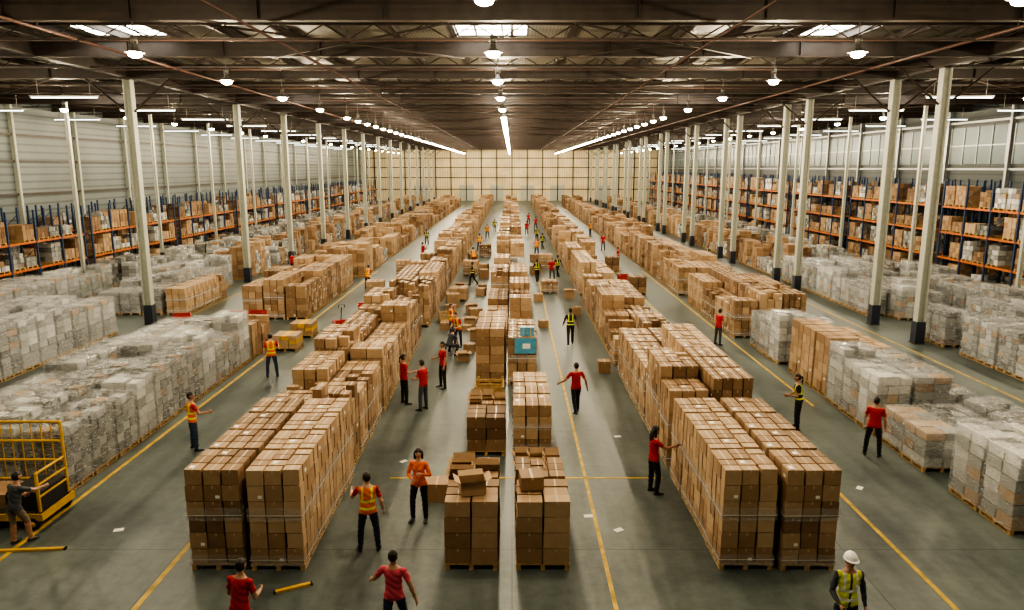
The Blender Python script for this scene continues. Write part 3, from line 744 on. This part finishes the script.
    if hair=='helmet':
        ell((0,-.005,.035),(.105,.125,.115),HELM,lambda c:c[2]>.035)
        out.loft([(headpt(0,.012,.040),hs*.108,hf*.145),(headpt(0,.012,.033),hs*.115,hf*.155),(headpt(0,.0,.03),hs*.09,hf*.11)],HELM,24)
        out.tube([headpt(0,-.11,.08),headpt(0,-.05,.14),headpt(0,.04,.145),headpt(0,.11,.08)],[.008,.012,.012,.008],HELM,8)
    # hands
    for W,hd,side,grip in hands:
        pn=(-s*side); pn=(pn-hd*pn.dot(hd))
        if pn.length<.2: pn=-u-hd*(-u).dot(hd)
        pn.normalize(); ps=hd.cross(pn).normalized()
        if ps.dot(f)<0 : ps=-ps
        out.loft([(W-hd*.015,ps*.024,pn*.019),(W+hd*.02,ps*.032,pn*.017),(W+hd*.06,ps*.041,pn*.016),(W+hd*.092,ps*.040,pn*.012)],skin,12)
        for q,(off,L) in enumerate(((.03,.072),(.010,.080),(-.010,.074),(-.029,.058))):
            p=W+hd*.086+ps*off; pts=[p]; ang=grip*.6
            for fr_ in(.45,.32,.23):
                d=hd*math.cos(ang)+pn*math.sin(ang); p=p+d*L*fr_; pts.append(p); ang+=grip
            out.tube(pts,[.0092,.0088,.008,.0068],skin,6)
        t0=W+hd*.025+ps*.026; td_=(hd*.7+ps*.65+pn*.35).normalized()
        t1=t0+td_*.04; t2=t1+(hd*.9+ps*.3+pn*.3).normalized()*.032; out.tube([t0,t1,t2],[.013,.011,.008],skin,6)
    return out.mesh('worker'),-zmin
def person(mesh,x,y,yaw,sc=1.0,name='warehouse_worker'):
    me,z=mesh; o=place(me,name,(x,y,z*sc),math.radians(yaw)); o.scale=(sc,sc,sc); return o
ST=((.08,.02,-1),(.03,-.03,-1))
STw=((.16,.06,-1),(.06,-.04,-1))
relax=((.22,.0,-1),(.08,.28,-1)); work=((.2,.25,-1),(-.25,.9,.05)); reach=((.15,.85,-.25),(-.05,1,.15))
WK=dict(armL=((.3,.35,-1),(.2,.7,-.8)),armR=((.35,-.4,-1),(.3,-.1,-1)),legL=((.04,-.35,-1),(.02,-.75,-1)),legR=((.05,.45,-1),(.02,.05,-1)))
WKo=dict(armL=((.7,.2,-.9),(.5,.6,-.5)),armR=((.5,-.1,-1),(.25,.1,-.9)),legL=((.04,-.3,-1),(.02,-.7,-1)),legR=((.06,.4,-1),(.02,.0,-1)))
wk=dict(armL=work,armR=work,legL=STw,legR=STw,grip=.7)
F=.012
# red shirt / vest, left row
person(person_mesh(REDC,BLUEJ,'m',dict(armL=relax,armR=((.3,.5,-.9),(.1,.9,.0)),legL=STw,legR=STw,grip=.6),HVO,voxel=F,headyaw=-.4),-9.75,20.9,-50,1.05)
# red shirt bottom-left
person(person_mesh(REDC,NAVY,'m',wk,voxel=F,lean=.15),-4.75,11.35,-15,1.05)
# vest man facing away
person(person_mesh(REDC,NAVY,'l',dict(armL=((.5,.5,-.8),(.1,.9,.1)),armR=((.3,.0,-1),(.15,.35,-1)),legL=STw,legR=STw,grip=.6),HVO,voxel=F),-3.22,14.95,8,1.08)
# woman orange jacket
person(person_mesh(HVO,BLACK,'l',dict(armL=((.35,.0,-1),(-.5,.75,.35)),armR=((.3,.1,-1),(-.55,.75,-.05)),legL=ST,legR=((.12,.15,-1),(.02,-.05,-1)),grip=.5),None,True,'long',True,voxel=F,headyaw=.3,headpitch=.15),-2.26,16.4,170,1.07)
# pink shirt
person(person_mesh(PINK,NAVY,'m',WKo,voxel=F),-2.13,11.8,-10,1.04)
# red shirt walking away
person(person_mesh(REDC,BLACK,'m',WKo,voxel=F),2.25,24.3,12,1.06)
# dark worker in centre aisle
m7=person_mesh(BLACK,BLACK,'d',WK,BLKV,voxel=.016)
person(m7,2.85,34.3,0,1.06)
# woman reaching at cartons
person(person_mesh(REDC,BLACK,'m',dict(armL=relax,armR=((.1,.8,-.6),(-.1,1,.15)),legL=ST,legR=((.1,.2,-1),(.02,-.1,-1)),grip=.2),None,True,'long',voxel=F,headpitch=.1),3.74,17.9,-78,1.07)
# woman in vest right
person(person_mesh(BLACK,BLACK,'m',dict(armL=work,armR=((.3,.2,-1),(-.1,.9,-.3)),legL=STw,legR=STw,grip=.6),BLKV,True,'tail',voxel=F,lean=.12),9.45,22.7,75,1.08)
# red shirt by wrapped pallets
person(person_mesh(REDC,BLACK,'m',dict(armL=work,armR=relax,legL=STw,legR=STw,grip=.6),voxel=F),10.8,20.4,-30,1.06)
# helmet worker
person(person_mesh(DGREY,NAVY,'m',dict(armL=relax,armR=((.25,.1,-1),(-.2,.8,-.5)),legL=ST,legR=ST,grip=.5),HVY,False,'helmet',True,voxel=F),5.9,11.5,178,1.09)
m12=person_mesh(REDC,DGREY,'m',dict(armL=work,armR=relax,legL=STw,legR=ST,grip=.5),voxel=.016,lean=.08)
person(m12,10.05,34.2,-60,1.03)
m13=person_mesh(REDC,BLUEJ,'l',dict(armL=relax,armR=((.3,.4,-1),(.1,.9,.2)),legL=STw,legR=STw,grip=.5),HVO,voxel=.016)
person(m13,-9.9,28.7,20,1.06)
m14=person_mesh(REDC,BLACK,'m',dict(armL=relax,armR=work,legL=ST,legR=STw),None,True,'tail',voxel=.016)
person(m14,-3.95,25.3,-60,1.07); person(m12,-3.15,24.6,60,1.05); person(m14,-2.7,27.2,120,1.07)
crouch=dict(armL=((.15,.8,-.7),(-.1,.8,-.5)),armR=((.15,.8,-.7),(-.1,.8,-.5)),legL=((.3,.9,.1),(.0,-.45,-1)),legR=((.3,.85,-.15),(.0,-.6,-.9)),grip=.5,toes=0)
m15=person_mesh(DGREY,BLACK,'l',crouch,voxel=.016,lean=.5)
person(m15,-2.9,32.2,-40)
m16=person_mesh(REDC,NAVY,'l',dict(armL=work,armR=work,legL=STw,legR=STw),HVO,voxel=.016,lean=.3)
person(m16,-2.6,33.9,150); person(m13,-3.1,35.9,-100)
for i,(x,y,yaw) in enumerate(((1.9,53.9,10),(3.05,54.5,170),(3.6,56.4,30),(-17.8,58,50),(-10.2,50.3,-20),(-3.4,75,0),(-2.9,52.3,90),(9.5,75,160),(-2.3,97,0),(-8.2,66,-50),(-3.3,62,20),(2.4,70,200),(2.9,84,0),(9.2,62,100),(-9.6,81,0),(3.3,101,20),(-3.0,88,170),(10.0,92,60),(17.5,64,-80),(1.9,93,0),(3.2,76,40),(2.5,110,0))):
    person([m7,m12,m7,m14,m16,m13][i%6],x,y,yaw,1.03)
# worker by yellow cart
person(person_mesh(DGREY,KHAKI,'m',dict(armL=work,armR=reach,legL=STw,legR=WK['legR'],grip=.7),voxel=F,lean=.2,shorts=True),-11.3,15.2,-20)

# ------------------------------------------------------------ world, camera, grade
w=bpy.data.worlds.new('w'); scene.world=w; w.use_nodes=True; w.node_tree.nodes['Background'].inputs[0].default_value=(.6,.7,.8,1); w.node_tree.nodes['Background'].inputs[1].default_value=.5
cam=bpy.data.cameras.new('camera'); co=bpy.data.objects.new('camera',cam); COL.objects.link(co)
cam.sensor_width=36; cam.lens=36*720/1024; cam.clip_end=500; cam.clip_start=.1
co.location=(0,0,8.5); co.rotation_euler=(math.radians(90-10.78),0,0); scene.camera=co
try:
    scene.view_settings.view_transform='AgX'; scene.view_settings.look='AgX - High Contrast'; scene.view_settings.exposure=-.2
except Exception as ex: print(ex)
